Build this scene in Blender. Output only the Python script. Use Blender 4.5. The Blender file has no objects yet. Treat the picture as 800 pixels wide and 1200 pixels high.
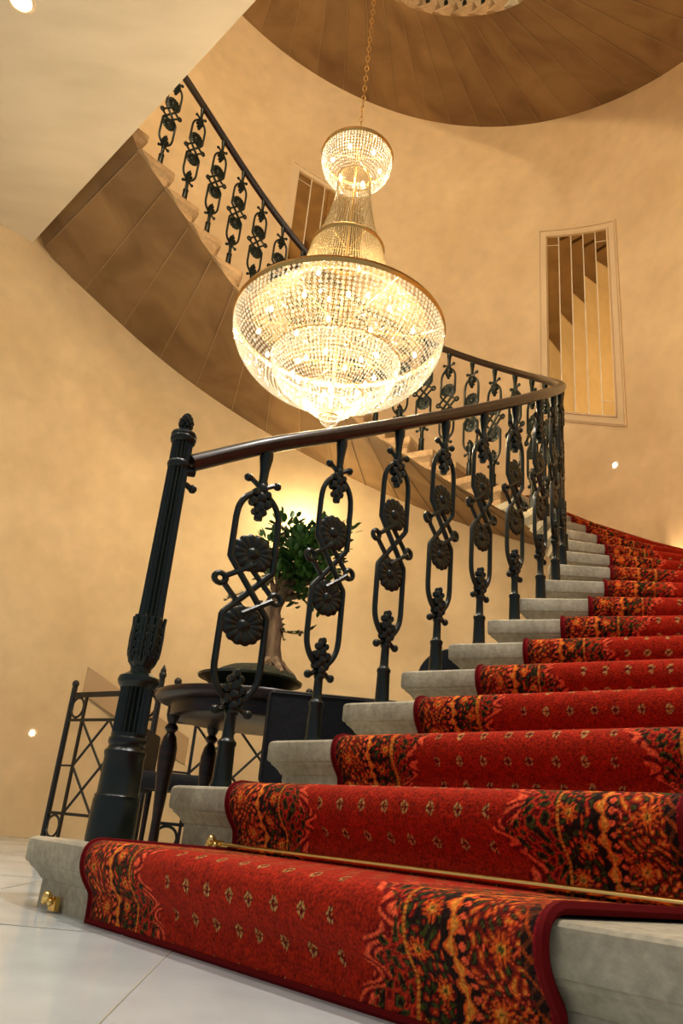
import bpy, bmesh, math, random
import numpy as np
from mathutils import Vector, Matrix

random.seed(7)
rng = np.random.default_rng(5)
scene = bpy.context.scene
COL = scene.collection
PI = math.pi
S = 0.155            # rise of one step
NSTEP = 33
FLIGHT = 5.21        # height of one storey
CAMH = 0.2204

# plan of the baluster line, one point per step
XY = np.array([[-0.501, 2.162], [-0.258, 2.303], [-0.021, 2.465], [0.191, 2.635], [0.387, 2.81], [0.574, 2.983], [0.752, 3.155], [0.91, 3.333], [1.036, 3.53], [1.134, 3.741], [1.211, 3.96], [1.268, 4.182], [1.301, 4.403], [1.304, 4.621], [1.27, 4.831], [1.195, 5.029], [1.08, 5.211], [0.933, 5.375], [0.765, 5.518], [0.586, 5.638], [0.4, 5.735], [0.209, 5.803], [0.014, 5.84], [-0.182, 5.84], [-0.378, 5.803], [-0.572, 5.728], [-0.763, 5.619], [-0.952, 5.481], [-1.138, 5.322], [-1.319, 5.153], [-1.503, 4.974], [-1.694, 4.785], [-1.89, 4.582]])
WC = np.array([-0.177, 4.231]); WR = 3.124      # centre and radius of the round wall
TAN = np.gradient(XY, axis=0); TAN /= np.linalg.norm(TAN, axis=1)[:, None]
NRM = np.stack([-TAN[:, 1], TAN[:, 0]], 1)
TIP = XY - 0.129 * TAN + 0.057 * NRM
TIP[0] = [-0.7225, 2.2087]
TIP = np.vstack([TIP, 2 * TIP[-1] - TIP[-2]])

def phi(n):
    if n <= 1: return math.radians(-50)
    if n <= 2: return math.radians(-50.5)
    if n < 3: return math.radians(-48)
    return math.radians(-46.5 + 5.95 * (n - 3))

def outer_dist(n, R=WR):
    A = TIP[n - 1]; d = np.array([math.cos(phi(n)), math.sin(phi(n))])
    o = A - WC; b = o @ d; c = o @ o - R * R
    t = -b + math.sqrt(max(b * b - c, 1e-6))
    return max(t, 1.9) if n < 7 else t

# ------------------------------------------------------------------ materials
def lin(c):
    return tuple(((x / 12.92) if x <= 0.04045 else ((x + 0.055) / 1.055) ** 2.4) for x in c)

def new_mat(name, base=(0.8, 0.8, 0.8), rough=0.5, metal=0.0, spec=0.5, coat=0.0):
    m = bpy.data.materials.new(name); m.use_nodes = True
    nt = m.node_tree; b = nt.nodes['Principled BSDF']
    b.inputs['Base Color'].default_value = (*base, 1)
    b.inputs['Roughness'].default_value = rough
    b.inputs['Metallic'].default_value = metal
    b.inputs['Specular IOR Level'].default_value = spec
    b.inputs['Coat Weight'].default_value = coat
    return m, nt, b

def N(nt, t, **k):
    n = nt.nodes.new(t)
    for a, v in k.items(): setattr(n, a, v)
    return n

def noise_color(nt, b, c1, c2, scale, detail=4, lo=0.35, hi=0.65, coords='Object', stretch=None, extra=None):
    tc = N(nt, 'ShaderNodeTexCoord'); mp = N(nt, 'ShaderNodeMapping')
    if stretch: mp.inputs['Scale'].default_value = stretch
    nt.links.new(tc.outputs[coords], mp.inputs['Vector'])
    no = N(nt, 'ShaderNodeTexNoise'); no.inputs['Scale'].default_value = scale; no.inputs['Detail'].default_value = detail
    nt.links.new(mp.outputs[0], no.inputs['Vector'])
    cr = N(nt, 'ShaderNodeValToRGB')
    cr.color_ramp.elements[0].position = lo; cr.color_ramp.elements[0].color = (*c1, 1)
    cr.color_ramp.elements[1].position = hi; cr.color_ramp.elements[1].color = (*c2, 1)
    nt.links.new(no.outputs['Fac'], cr.inputs['Fac'])
    out = cr.outputs['Color']
    if extra:
        no2 = N(nt, 'ShaderNodeTexNoise'); no2.inputs['Scale'].default_value = extra[0]; no2.inputs['Detail'].default_value = 6
        nt.links.new(mp.outputs[0], no2.inputs['Vector'])
        mr = N(nt, 'ShaderNodeMapRange'); mr.inputs[1].default_value = 0.3; mr.inputs[2].default_value = 0.7
        mr.inputs[3].default_value = 1 - extra[1]; mr.inputs[4].default_value = 1 + extra[1]
        nt.links.new(no2.outputs['Fac'], mr.inputs[0])
        mx = N(nt, 'ShaderNodeVectorMath', operation='SCALE')
        nt.links.new(out, mx.inputs[0]); nt.links.new(mr.outputs[0], mx.inputs['Scale'])
        out = mx.outputs[0]
    nt.links.new(out, b.inputs['Base Color'])
    return mp, out

def add_bump(nt, b, mp, scale, strength, dist=0.01, detail=5):
    no = N(nt, 'ShaderNodeTexNoise'); no.inputs['Scale'].default_value = scale; no.inputs['Detail'].default_value = detail
    nt.links.new(mp.outputs[0], no.inputs['Vector'])
    bp = N(nt, 'ShaderNodeBump'); bp.inputs['Strength'].default_value = strength; bp.inputs['Distance'].default_value = dist
    nt.links.new(no.outputs['Fac'], bp.inputs['Height']); nt.links.new(bp.outputs[0], b.inputs['Normal'])

MAT = {}
def make_materials():
    m, nt, b = new_mat('plaster', rough=0.55, spec=0.3)
    mp, _ = noise_color(nt, b, lin((0.865, 0.755, 0.585)), lin((0.925, 0.82, 0.655)), 1.3, 5, 0.3, 0.7, extra=(7, 0.05))
    add_bump(nt, b, mp, 18, 0.06, 0.02); MAT['plaster'] = m
    m, nt, b = new_mat('ceiling_plaster', rough=0.7, spec=0.2)
    mp, _ = noise_color(nt, b, lin((0.85, 0.80, 0.71)), lin((0.90, 0.85, 0.765)), 1.5, 4, 0.3, 0.7, stretch=(1, 3, 1)); MAT['ceiling'] = m
    m, nt, b = new_mat('trim_paint', base=lin((0.89, 0.795, 0.65)), rough=0.4); MAT['trim'] = m
    m, nt, b = new_mat('beige_panel', base=lin((0.74, 0.62, 0.47)), rough=0.35); MAT['panel'] = m
    # grey stone for the treads
    m, nt, b = new_mat('grey_stone', rough=0.75, spec=0.25)
    mp, out = noise_color(nt, b, lin((0.54, 0.505, 0.43)), lin((0.70, 0.66, 0.57)), 5, 8, 0.3, 0.7, extra=(60, 0.18))
    add_bump(nt, b, mp, 130, 0.35, 0.004, 8); MAT['stone'] = m
    m, nt, b = new_mat('stone_warm_lit', rough=0.75, spec=0.25)  # same step stone, warm light put into its colour for the higher steps
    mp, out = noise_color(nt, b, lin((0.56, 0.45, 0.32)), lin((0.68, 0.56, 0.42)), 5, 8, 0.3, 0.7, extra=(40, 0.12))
    MAT['warmlitstone'] = m
    # brown sandstone for the underside
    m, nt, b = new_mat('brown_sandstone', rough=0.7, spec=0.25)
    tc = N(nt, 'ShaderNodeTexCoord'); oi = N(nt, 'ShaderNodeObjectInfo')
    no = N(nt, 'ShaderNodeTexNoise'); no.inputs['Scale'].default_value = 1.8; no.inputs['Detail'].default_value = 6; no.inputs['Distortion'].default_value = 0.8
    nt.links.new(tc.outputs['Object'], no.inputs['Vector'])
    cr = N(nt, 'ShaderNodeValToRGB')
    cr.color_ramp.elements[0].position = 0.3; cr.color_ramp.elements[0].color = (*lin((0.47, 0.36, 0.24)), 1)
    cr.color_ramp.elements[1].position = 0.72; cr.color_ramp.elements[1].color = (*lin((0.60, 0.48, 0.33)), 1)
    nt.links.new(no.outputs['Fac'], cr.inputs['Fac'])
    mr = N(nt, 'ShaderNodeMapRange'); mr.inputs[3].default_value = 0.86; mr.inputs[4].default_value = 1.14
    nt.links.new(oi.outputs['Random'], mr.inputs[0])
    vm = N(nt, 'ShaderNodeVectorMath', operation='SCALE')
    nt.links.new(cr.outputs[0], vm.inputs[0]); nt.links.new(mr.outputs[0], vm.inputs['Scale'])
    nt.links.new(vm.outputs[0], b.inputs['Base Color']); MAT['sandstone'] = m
    m, nt, b = new_mat('mortar', base=lin((0.66, 0.55, 0.40)), rough=0.8); MAT['mortar'] = m
    # marble floor
    m, nt, b = new_mat('marble', rough=0.16, spec=0.5)
    mp, _ = noise_color(nt, b, lin((0.69, 0.72, 0.72)), lin((0.80, 0.83, 0.83)), 2.2, 9, 0.3, 0.7, extra=(9, 0.05)); MAT['marble'] = m
    m, nt, b = new_mat('joint', base=lin((0.62, 0.60, 0.55)), rough=0.7); MAT['joint'] = m
    # green black enamel iron
    m, nt, b = new_mat('green_black_enamel', rough=0.32, spec=0.35)
    mp, _ = noise_color(nt, b, lin((0.02, 0.05, 0.036)), lin((0.045, 0.095, 0.07)), 6, 5)
    add_bump(nt, b, mp, 60, 0.15, 0.004); MAT['iron'] = m
    m, nt, b = new_mat('black_iron', base=lin((0.09, 0.085, 0.08)), rough=0.4); MAT['blackiron'] = m
    # dark wood
    m, nt, b = new_mat('dark_wood', rough=0.3, spec=0.3)
    noise_color(nt, b, lin((0.07, 0.035, 0.025)), lin((0.16, 0.08, 0.05)), 8, 5, stretch=(1, 1, 6)); MAT['wood'] = m
    m, nt, b = new_mat('rail_wood', rough=0.3, coat=0.25)
    noise_color(nt, b, lin((0.10, 0.07, 0.052)), lin((0.17, 0.115, 0.082)), 10, 5, stretch=(3, 3, 1)); MAT['rail'] = m
    m, nt, b = new_mat('black_leather', rough=0.65, spec=0.25)
    mp, _ = noise_color(nt, b, lin((0.045, 0.045, 0.06)), lin((0.075, 0.075, 0.095)), 14, 4)
    add_bump(nt, b, mp, 45, 0.5, 0.004); MAT['leather'] = m
    m, nt, b = new_mat('brass', base=lin((0.94, 0.78, 0.46)), rough=0.25, metal=1.0); MAT['brass'] = m
    m, nt, b = new_mat('old_brass', base=lin((0.80, 0.64, 0.38)), rough=0.32, metal=1.0); MAT['gilt'] = m
    m, nt, b = new_mat('mirror', base=lin((0.90, 0.84, 0.70)), rough=0.02, metal=1.0); MAT['mirror'] = m
    m, nt, b = new_mat('bevel_glass', base=lin((1.0, 0.98, 0.93)), rough=0.3, metal=0.6); MAT['bevel'] = m
    # crystal, and the gilt-threaded crystal of the neck
    for cname, cc, tf in (('crystal', (0.25, 0.25, 0.245), 0.46), ('gilt_crystal', (0.40, 0.325, 0.19), 0.22)):
        m = bpy.data.materials.new(cname); m.use_nodes = True; nt = m.node_tree; nt.nodes.clear()
        o = N(nt, 'ShaderNodeOutputMaterial'); tr = N(nt, 'ShaderNodeBsdfTransparent'); tl = N(nt, 'ShaderNodeBsdfTranslucent')
        df = N(nt, 'ShaderNodeBsdfDiffuse'); gl = N(nt, 'ShaderNodeBsdfGlossy')
        tl.inputs[0].default_value = (*cc, 1); df.inputs[0].default_value = (*cc, 1)
        gl.inputs['Roughness'].default_value = 0.12; gl.inputs[0].default_value = (0.8, 0.77, 0.7, 1)
        tr.inputs[0].default_value = (1, 0.98, 0.95, 1)
        m1 = N(nt, 'ShaderNodeMixShader'); m1.inputs[0].default_value = 0.35
        nt.links.new(tl.outputs[0], m1.inputs[1]); nt.links.new(df.outputs[0], m1.inputs[2])
        m2 = N(nt, 'ShaderNodeMixShader'); m2.inputs[0].default_value = 0.22
        nt.links.new(m1.outputs[0], m2.inputs[1]); nt.links.new(gl.outputs[0], m2.inputs[2])
        m3 = N(nt, 'ShaderNodeMixShader'); m3.inputs[0].default_value = tf
        nt.links.new(m2.outputs[0], m3.inputs[1]); nt.links.new(tr.outputs[0], m3.inputs[2])
        nt.links.new(m3.outputs[0], o.inputs[0]); MAT[cname] = m
    def emit(name, col, st):
        m = bpy.data.materials.new(name); m.use_nodes = True; nt = m.node_tree; nt.nodes.clear()
        o = N(nt, 'ShaderNodeOutputMaterial'); e = N(nt, 'ShaderNodeEmission')
        e.inputs[0].default_value = (*col, 1); e.inputs[1].default_value = st
        nt.links.new(e.outputs[0], o.inputs[0]); MAT[name] = m
    emit('bulb', (1.0, 0.79, 0.48), 1200.0)
    emit('fill_glow', (1.0, 0.77, 0.45), 290.0)
    emit('downlight_glow', (1.0, 0.90, 0.72), 30.0)
    emit('led', (0.85, 0.9, 1.0), 60.0)
    # carpet with vertex colours (woven pattern)
    m, nt, b = new_mat('carpet_wool', rough=0.9, spec=0.1)
    b.inputs['Sheen Weight'].default_value = 0.12; b.inputs['Sheen Roughness'].default_value = 0.4
    b.inputs['Sheen Tint'].default_value = (1, 0.4, 0.25, 1)
    at = N(nt, 'ShaderNodeVertexColor'); at.layer_name = 'weave'
    tc = N(nt, 'ShaderNodeTexCoord')
    no = N(nt, 'ShaderNodeTexNoise'); no.inputs['Scale'].default_value = 190; no.inputs['Detail'].default_value = 3
    nt.links.new(tc.outputs['Object'], no.inputs['Vector'])
    mr = N(nt, 'ShaderNodeMapRange'); mr.inputs[1].default_value = 0.3; mr.inputs[2].default_value = 0.7
    mr.inputs[3].default_value = 0.5; mr.inputs[4].default_value = 1.5
    nt.links.new(no.outputs['Fac'], mr.inputs[0])
    vm = N(nt, 'ShaderNodeVectorMath', operation='SCALE')
    nt.links.new(at.outputs[0], vm.inputs[0]); nt.links.new(mr.outputs[0], vm.inputs['Scale'])
    nt.links.new(vm.outputs[0], b.inputs['Base Color'])
    bp = N(nt, 'ShaderNodeBump'); bp.inputs['Strength'].default_value = 0.7; bp.inputs['Distance'].default_value = 0.004
    nt.links.new(no.outputs['Fac'], bp.inputs['Height']); nt.links.new(bp.outputs[0], b.inputs['Normal']); MAT['carpet'] = m
    m, nt, b = new_mat('binding', base=lin((0.38, 0.045, 0.05)), rough=0.9, spec=0.1); MAT['binding'] = m
    m, nt, b = new_mat('leaf', rough=0.4)
    noise_color(nt, b, lin((0.13, 0.27, 0.09)), lin((0.27, 0.42, 0.15)), 14, 3); MAT['leaf'] = m
    m, nt, b = new_mat('bark', rough=0.9)
    mp, _ = noise_color(nt, b, lin((0.36, 0.26, 0.17)), lin((0.62, 0.49, 0.34)), 22, 6, stretch=(1, 1, .3))
    add_bump(nt, b, mp, 40, 0.6, 0.01); MAT['bark'] = m
    m, nt, b = new_mat('moss', rough=0.95)
    noise_color(nt, b, lin((0.14, 0.12, 0.06)), lin((0.24, 0.22, 0.10)), 40, 5); MAT['moss'] = m
    m, nt, b = new_mat('pot_glaze', base=lin((0.14, 0.17, 0.12)), rough=0.3); MAT['pot'] = m
make_materials()

# ------------------------------------------------------------------ mesh helpers
class MB:
    def __init__(s): s.v = []; s.f = []; s.mi = []
    def add(s, vs, fs, mi=0):
        o = len(s.v); s.v += [tuple(map(float, v)) for v in vs]
        s.f += [tuple(i + o for i in f) for f in fs]; s.mi += [mi] * len(fs); return s
    def box(s, c, d, R=None, mi=0):
        c = Vector(c); vs = []
        for z in (-1, 1):
            for x, y in ((-1, -1), (1, -1), (1, 1), (-1, 1)):
                p = Vector((x * d[0] / 2, y * d[1] / 2, z * d[2] / 2))
                if R is not None: p = R @ p
                vs.append(c + p)
        return s.add(vs, [(3, 2, 1, 0), (4, 5, 6, 7), (0, 1, 5, 4), (1, 2, 6, 5), (2, 3, 7, 6), (3, 0, 4, 7)], mi)
    def lathe(s, prof, seg=24, c=(0, 0, 0), fl=0, fa=0.0, M=None):
        vs = []; n = len(prof)
        for r, z in prof:
            for k in range(seg):
                a = 2 * PI * k / seg
                rr = r * (1 - fa * (0.5 + 0.5 * math.cos(a * fl))) if fl else r
                p = Vector((rr * math.cos(a), rr * math.sin(a), z))
                if M is not None: p = M @ p
                vs.append(p + Vector(c))
        fs = [(i * seg + k, i * seg + (k + 1) % seg, (i + 1) * seg + (k + 1) % seg, (i + 1) * seg + k) for i in range(n - 1) for k in range(seg)]
        fs += [tuple(reversed(range(seg))), tuple((n - 1) * seg + k for k in range(seg))]
        return s.add(vs, fs)
    def tube(s, pts, r, seg=8, closed=False, squash=1.0, up=Vector((0, 0, 1))):
        pts = [Vector(p) for p in pts]; n = len(pts); vs = []
        rs = r if isinstance(r, (list, tuple)) else [r] * n
        prevx = None
        for i, p in enumerate(pts):
            a = pts[(i - 1) % n] if (closed or i > 0) else pts[i]
            b = pts[(i + 1) % n] if (closed or i < n - 1) else pts[i]
            t = (b - a).normalized()
            x = t.cross(up) if prevx is None else (prevx - t * prevx.dot(t))
            if x.length < 1e-4: x = t.cross(Vector((1, 0.1, 0)))
            x.normalize(); y = x.cross(t).normalized(); prevx = x
            for k in range(seg):
                an = 2 * PI * k / seg
                vs.append(p + x * (rs[i] * math.cos(an)) + y * (rs[i] * squash * math.sin(an)))
        m = n if closed else n - 1
        fs = [(i * seg + k, i * seg + (k + 1) % seg, ((i + 1) % n) * seg + (k + 1) % seg, ((i + 1) % n) * seg + k) for i in range(m) for k in range(seg)]
        if not closed: fs += [tuple(reversed(range(seg))), tuple((n - 1) * seg + k for k in range(seg))]
        return s.add(vs, fs)
    def blob(s, c, r, R=None, seg=8, rings=5):
        c = Vector(c); vs = []
        for i in range(1, rings):
            th = PI * i / rings
            for k in range(seg):
                a = 2 * PI * k / seg
                p = Vector((r[0] * math.sin(th) * math.cos(a), r[1] * math.sin(th) * math.sin(a), r[2] * math.cos(th)))
                if R is not None: p = R @ p
                vs.append(c + p)
        t = Vector((0, 0, r[2])); b = Vector((0, 0, -r[2]))
        if R is not None: t = R @ t; b = R @ b
        vs += [c + t, c + b]; T = len(vs) - 2; B = T + 1
        fs = [(i * seg + k, (i + 1) * seg + k, (i + 1) * seg + (k + 1) % seg, i * seg + (k + 1) % seg) for i in range(rings - 2) for k in range(seg)]
        fs += [(T, k, (k + 1) % seg) for k in range(seg)] + [(B, (rings - 2) * seg + (k + 1) % seg, (rings - 2) * seg + k) for k in range(seg)]
        return s.add(vs, fs)
    def mesh(s, name, mats, smooth=True, angle=40):
        me = bpy.data.meshes.new(name); me.from_pydata(s.v, [], s.f)
        for m in (mats if isinstance(mats, (list, tuple)) else [mats]): me.materials.append(MAT[m])
        if any(s.mi): me.polygons.foreach_set('material_index', s.mi)
        me.update()
        if smooth:
            me.polygons.foreach_set('use_smooth', [True] * len(me.polygons))
            try: me.set_sharp_from_angle(angle=math.radians(angle))
            except Exception: pass
        return me
    def build(s, name, mats, parent=None, smooth=True, angle=40, loc=None):
        o = bpy.data.objects.new(name, s.mesh(name, mats, smooth, angle)); COL.objects.link(o)
        if parent is not None: o.parent = parent
        if loc is not None: o.location = loc
        return o

def tag(o, label=None, cat=None, group=None, kind=None):
    if label: o['label'] = label
    if cat: o['category'] = cat
    if group: o['group'] = group
    if kind: o['kind'] = kind
    return o
def empty(name, loc=(0, 0, 0), rz=0.0):
    o = bpy.data.objects.new(name, None); COL.objects.link(o); o.location = loc; o.rotation_euler = (0, 0, rz); o.empty_display_size = .1
    return o
def copy_tree(o, parent=None):
    c = o.copy(); COL.objects.link(c); c.parent = parent
    for ch in list(o.children): copy_tree(ch, c)
    return c
def catmull(P, k=6):
    P = [np.asarray(p, float) for p in P]; Q = [2 * P[0] - P[1]] + P + [2 * P[-1] - P[-2]]; out = []
    for i in range(1, len(Q) - 2):
        for j in range(k):
            t = j / k
            out.append(0.5 * (2 * Q[i] + (Q[i + 1] - Q[i - 1]) * t + (2 * Q[i - 1] - 5 * Q[i] + 4 * Q[i + 1] - Q[i + 2]) * t * t + (3 * Q[i] - Q[i - 1] - 3 * Q[i + 1] + Q[i + 2]) * t ** 3))
    out.append(P[-1]); return out

# ------------------------------------------------------------------ camera
cam_d = bpy.data.cameras.new('camera'); cam = bpy.data.objects.new('camera', cam_d); COL.objects.link(cam)
E_, Rl = 0.38899973, -0.09543585
Fv = Vector((0, math.cos(E_), math.sin(E_))); U0 = Vector((0, -math.sin(E_), math.cos(E_))); R0 = Vector((1, 0, 0))
Rv = R0 * math.cos(Rl) - U0 * math.sin(Rl); Uv = R0 * math.sin(Rl) + U0 * math.cos(Rl)
Mc = Matrix((Rv, Uv, -Fv)).transposed().to_4x4(); Mc.translation = (0, 0, CAMH); cam.matrix_world = Mc
cam_d.sensor_fit = 'VERTICAL'; cam_d.sensor_height = 36; cam_d.lens = 924.6 * 36 / 1200
cam_d.clip_start = 0.02; cam_d.clip_end = 100
scene.camera = cam
def project(P):
    d = Vector(P) - Vector((0, 0, CAMH)); z = d.dot(Fv)
    if z < 0.05: return None
    return 400 + 924.6 * d.dot(Rv) / z, 600 - 924.6 * d.dot(Uv) / z

# ------------------------------------------------------------------ room shell
def pol(a, r=WR): return WC + r * np.array([math.cos(math.radians(a)), math.sin(math.radians(a))])
A0, A1 = -22.0, 133.0
HT = 10.9
def wall_obj(name, pts, z0, z1, th=0.3):
    mb = MB(); n = len(pts); inn = [np.array(p) for p in pts]; out = []
    for i in range(n):
        a = inn[max(i - 1, 0)]; b = inn[min(i + 1, n - 1)]; t = (b - a) / np.linalg.norm(b - a)
        out.append(inn[i] + th * np.array([t[1], -t[0]]))
    vs = [(*p, z0) for p in inn] + [(*p, z1) for p in inn] + [(*p, z0) for p in out] + [(*p, z1) for p in out]
    fs = []
    for i in range(n - 1):
        fs += [(i, n + i, n + i + 1, i + 1), (2 * n + i, 2 * n + i + 1, 3 * n + i + 1, 3 * n + i), (n + i, 3 * n + i, 3 * n + i + 1, n + i + 1), (i, i + 1, 2 * n + i + 1, 2 * n + i)]
    fs += [(0, 2 * n, 3 * n, n), (n - 1, 2 * n - 1, 4 * n - 1, 3 * n - 1)]
    mb.add(vs, fs)
    return tag(mb.build(name, 'plaster', angle=30), kind='structure')
arc = [pol(a) for a in np.linspace(A0, A1, 125)]
wall_obj('wall_back', arc, 0, HT)
tl = np.array([-math.sin(math.radians(A1)), math.cos(math.radians(A1))])
wall_obj('wall_left', [arc[-1], arc[-1] + tl * 1.5, arc[-1] + tl * 5.0], 0, HT)
tr = np.array([math.sin(math.radians(A0)), -math.cos(math.radians(A0))])
pr = [pol(a) for a in np.linspace(-48, A0, 20)]
wall_obj('wall_right', [pr[0] + np.array([2.6, -2.9]) * 0.9] + pr, 0, HT)

# floor: large marble slabs with thin joints
mb = MB(); mb.box((-0.4, 1.6, -0.05), (15, 15, 0.1)); fl = tag(mb.build('floor', 'marble'), kind='structure')
jm = MB()
ang = math.radians(91.5); d1 = Vector((math.cos(ang), math.sin(ang), 0)); d2 = Vector((-math.sin(ang), math.cos(ang), 0)); J0 = Vector((-0.224, 1.25, 0))
Rj = Matrix.Rotation(ang, 3, 'Z')
for k in range(-8, 9):
    jm.box(J0 + d2 * (0.6 * k) + Vector((0, 0, 0.0006)), (14, 0.0025, 0.0012), Rj)
    jm.box(J0 + d1 * (1.2 * k + 0.55) + Vector((0, 0, 0.0006)), (0.0025, 14, 0.0012), Rj)
jm.build('floor_joint', 'joint', fl, smooth=False)

# landing over the hall: its plaster underside is the cream ceiling
e_d = Vector((-0.6652, 0.7466, 0)); e_n = Vector((-0.7466, -0.6652, 0))
E0 = Vector((-0.832, 3.359, 0))
def slab(name, a, b, depth, z0, z1, mat, off=0.0):
    m = MB(); p = [E0 + e_d * a - e_n * off, E0 + e_d * b - e_n * off, E0 + e_d * b + e_n * depth, E0 + e_d * a + e_n * depth]
    m.add([(*x[:2], z0) for x in p] + [(*x[:2], z1) for x in p], [(0, 1, 2, 3), (7, 6, 5, 4), (0, 4, 5, 1), (1, 5, 6, 2), (2, 6, 7, 3), (3, 7, 4, 0)])
    return tag(m.build(name, mat, smooth=False), kind='structure')
slab('ceiling', -5.5, 4.4, 6.5, 4.97, 5.27, 'ceiling')
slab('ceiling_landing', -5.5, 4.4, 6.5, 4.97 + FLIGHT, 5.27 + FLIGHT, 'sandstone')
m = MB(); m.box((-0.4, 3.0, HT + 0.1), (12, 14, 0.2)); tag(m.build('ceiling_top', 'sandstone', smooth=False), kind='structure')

# ------------------------------------------------------------------ stone stairs
def line_pts(n):
    d = np.array([math.cos(phi(n)), math.sin(phi(n))]); L = outer_dist(n) + 0.06
    return TIP[n - 1], TIP[n - 1] + d * L, d

def inset(poly, amts):
    # poly: convex list (2D), one inset amount for each edge i -> i+1 (interior on the left)
    n = len(poly); L = []
    for i in range(n):
        a, b = poly[i], poly[(i + 1) % n]; t = (b - a) / np.linalg.norm(b - a); nn = np.array([-t[1], t[0]])
        L.append((a + nn * amts[i], t))
    out = []
    for i in range(n):
        p, t = L[i - 1]; q_, u = L[i]
        M2 = np.array([[t[0], -u[0]], [t[1], -u[1]]]); s_ = np.linalg.solve(M2, q_ - p); out.append(p + t * s_[0])
    return out

def step_mesh(n):
    zt = n * S; so = 0.178; K = 12
    A, B, d = line_pts(n)
    if n < NSTEP: A2, B2, dd = line_pts(n + 1)
    else:
        t = TIP[n - 1] - TIP[n - 2]; A2 = A + t * 0.52; B2 = B + t * 0.52; dd = d
    nb = lambda v: np.array([-v[1], v[0]])
    poly = [A, B, B2 + nb(dd) * 0.056, A2 + nb(dd) * 0.056]     # front edge, wall end, back, well end
    F1 = A + nb(d) * 0.034; F2 = A2 + nb(dd) * 0.034
    def soff(p):
        a = (np.asarray(p) - F1) @ nb(d); b = -(np.asarray(p) - F2) @ nb(dd)
        fr = a / (a + b)
        z = zt - so + S * fr
        if n <= 2: z = 0.0
        return min(max(z, 0.0), zt - 0.012)
    prof = [(0.012, 0.0), (0.005, -0.002), (0.001, -0.007), (0.0, -0.014), (0.0, -0.052), (0.002, -0.058), (0.008, -0.061), (0.010, -0.067),
            (0.016, -0.072), (0.024, -0.081), (0.030, -0.092), (0.034, -0.094), (0.034, -0.5)]
    rows = []
    for off, z in prof:
        a, b, c, e = inset(poly, [off, 0, 0, off]); r = 0.022
        u1 = (b - a) / np.linalg.norm(b - a); u2 = (e - a) / np.linalg.norm(e - a); a1 = a + u2 * r
        ring = [a1, a + (u1 + u2) * r * 0.3, a + u1 * r, b] + [b + (c - b) * k / K for k in range(1, K)] + [c, e] + [e + (a1 - e) * (1 - k / K) for k in range(K - 1, 0, -1)]
        rows.append([(p[0], p[1], max(zt + z, soff(p))) for p in ring])
    k = len(rows[0]); vs = [v for r_ in rows for v in r_]; R = len(rows); fs = []
    for i in range(R - 1):
        for j in range(k): fs.append((i * k + j, (i + 1) * k + j, (i + 1) * k + (j + 1) % k, i * k + (j + 1) % k))
    fs.append(tuple(range(k))); mi = [0] * len(fs); o = (R - 1) * k
    outer = [3] + list(range(4, 4 + K - 1)) + [4 + K - 1]; inner = [0] + list(range(k - 1, k - K, -1)) + [4 + K]
    fs.append(tuple(o + q for q in (inner[1], outer[1], 3, 2, 1, 0))); mi.append(1)
    for q in range(1, K): fs.append((o + inner[q], o + inner[q + 1], o + outer[q + 1], o + outer[q])); mi.append(1)
    mb = MB(); mb.v = vs; mb.f = fs; mb.mi = mi
    return mb

def soffit_joint(n):
    # thin raised mortar line along the riser line below
    A, B, d = line_pts(n); z = max(n * S - 0.178, 0) + 0.001
    m = MB(); a = A + d * 0.06 + np.array([-d[1], d[0]]) * 0.05; b = B + np.array([-d[1], d[0]]) * 0.05
    m.tube([(*a, z), (*b, z)], 0.0032, 6); return m

flight = empty('staircase', (0, 0, 0)); tag(flight, kind='structure')
flight['label'] = 'curved cantilevered stone staircase rising from the marble floor around the open well'
upper = empty('staircase', (0, 0, 0)); tag(upper, kind='structure')
upper['label'] = 'upper flight of the curved stone staircase whose brown underside crosses the top of the picture'
for n in range(1, NSTEP + 1):
    mb = step_mesh(n); me = mb.mesh('stone_step', ['stone' if n < 17 else 'warmlitstone', 'sandstone'] if n > 3 else ['stone', 'stone'], angle=30)
    o = bpy.data.objects.new('stone_step', me); COL.objects.link(o); o.parent = flight
    o2 = bpy.data.objects.new('stone_step', me); COL.objects.link(o2); o2.parent = upper; o2.location = (0, 0, FLIGHT)
    if n > 5:
        jo = soffit_joint(n).build('mortar_joint', 'mortar', o)
        j2 = jo.copy(); COL.objects.link(j2); j2.parent = o2

# ------------------------------------------------------------------ carpet
CL, CW = 0.30, 1.15         # distance of the runner's left edge from the well end, its width
def nose(n, s):
    """point on nosing line n, s = 0..1 across the runner"""
    d = np.array([math.cos(phi(n)), math.sin(phi(n))])
    left = {1: 0.375, 2: 0.315}.get(n, CL); w = {1: 1.19, 2: 1.135}.get(n, CW)
    if n > 10: w = min(outer_dist(n) - CL - 0.06, CW + 0.05 * (n - 10))
    return TIP[n - 1] + d * (left + s * w)
def back(n): d = phi(n); return np.array([-math.sin(d), math.cos(d)])

def vnoise(x, y, seed=0):
    xi = np.floor(x).astype(np.int64); yi = np.floor(y).astype(np.int64); fx = x - xi; fy = y - yi
    fx = fx * fx * (3 - 2 * fx); fy = fy * fy * (3 - 2 * fy)
    def h(a, b):
        v = np.sin(a * 127.1 + b * 311.7 + seed * 74.7) * 43758.5453; return v - np.floor(v)
    return (h(xi, yi) * (1 - fx) + h(xi + 1, yi) * fx) * (1 - fy) + (h(xi, yi + 1) * (1 - fx) + h(xi + 1, yi + 1) * fx) * fy

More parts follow.
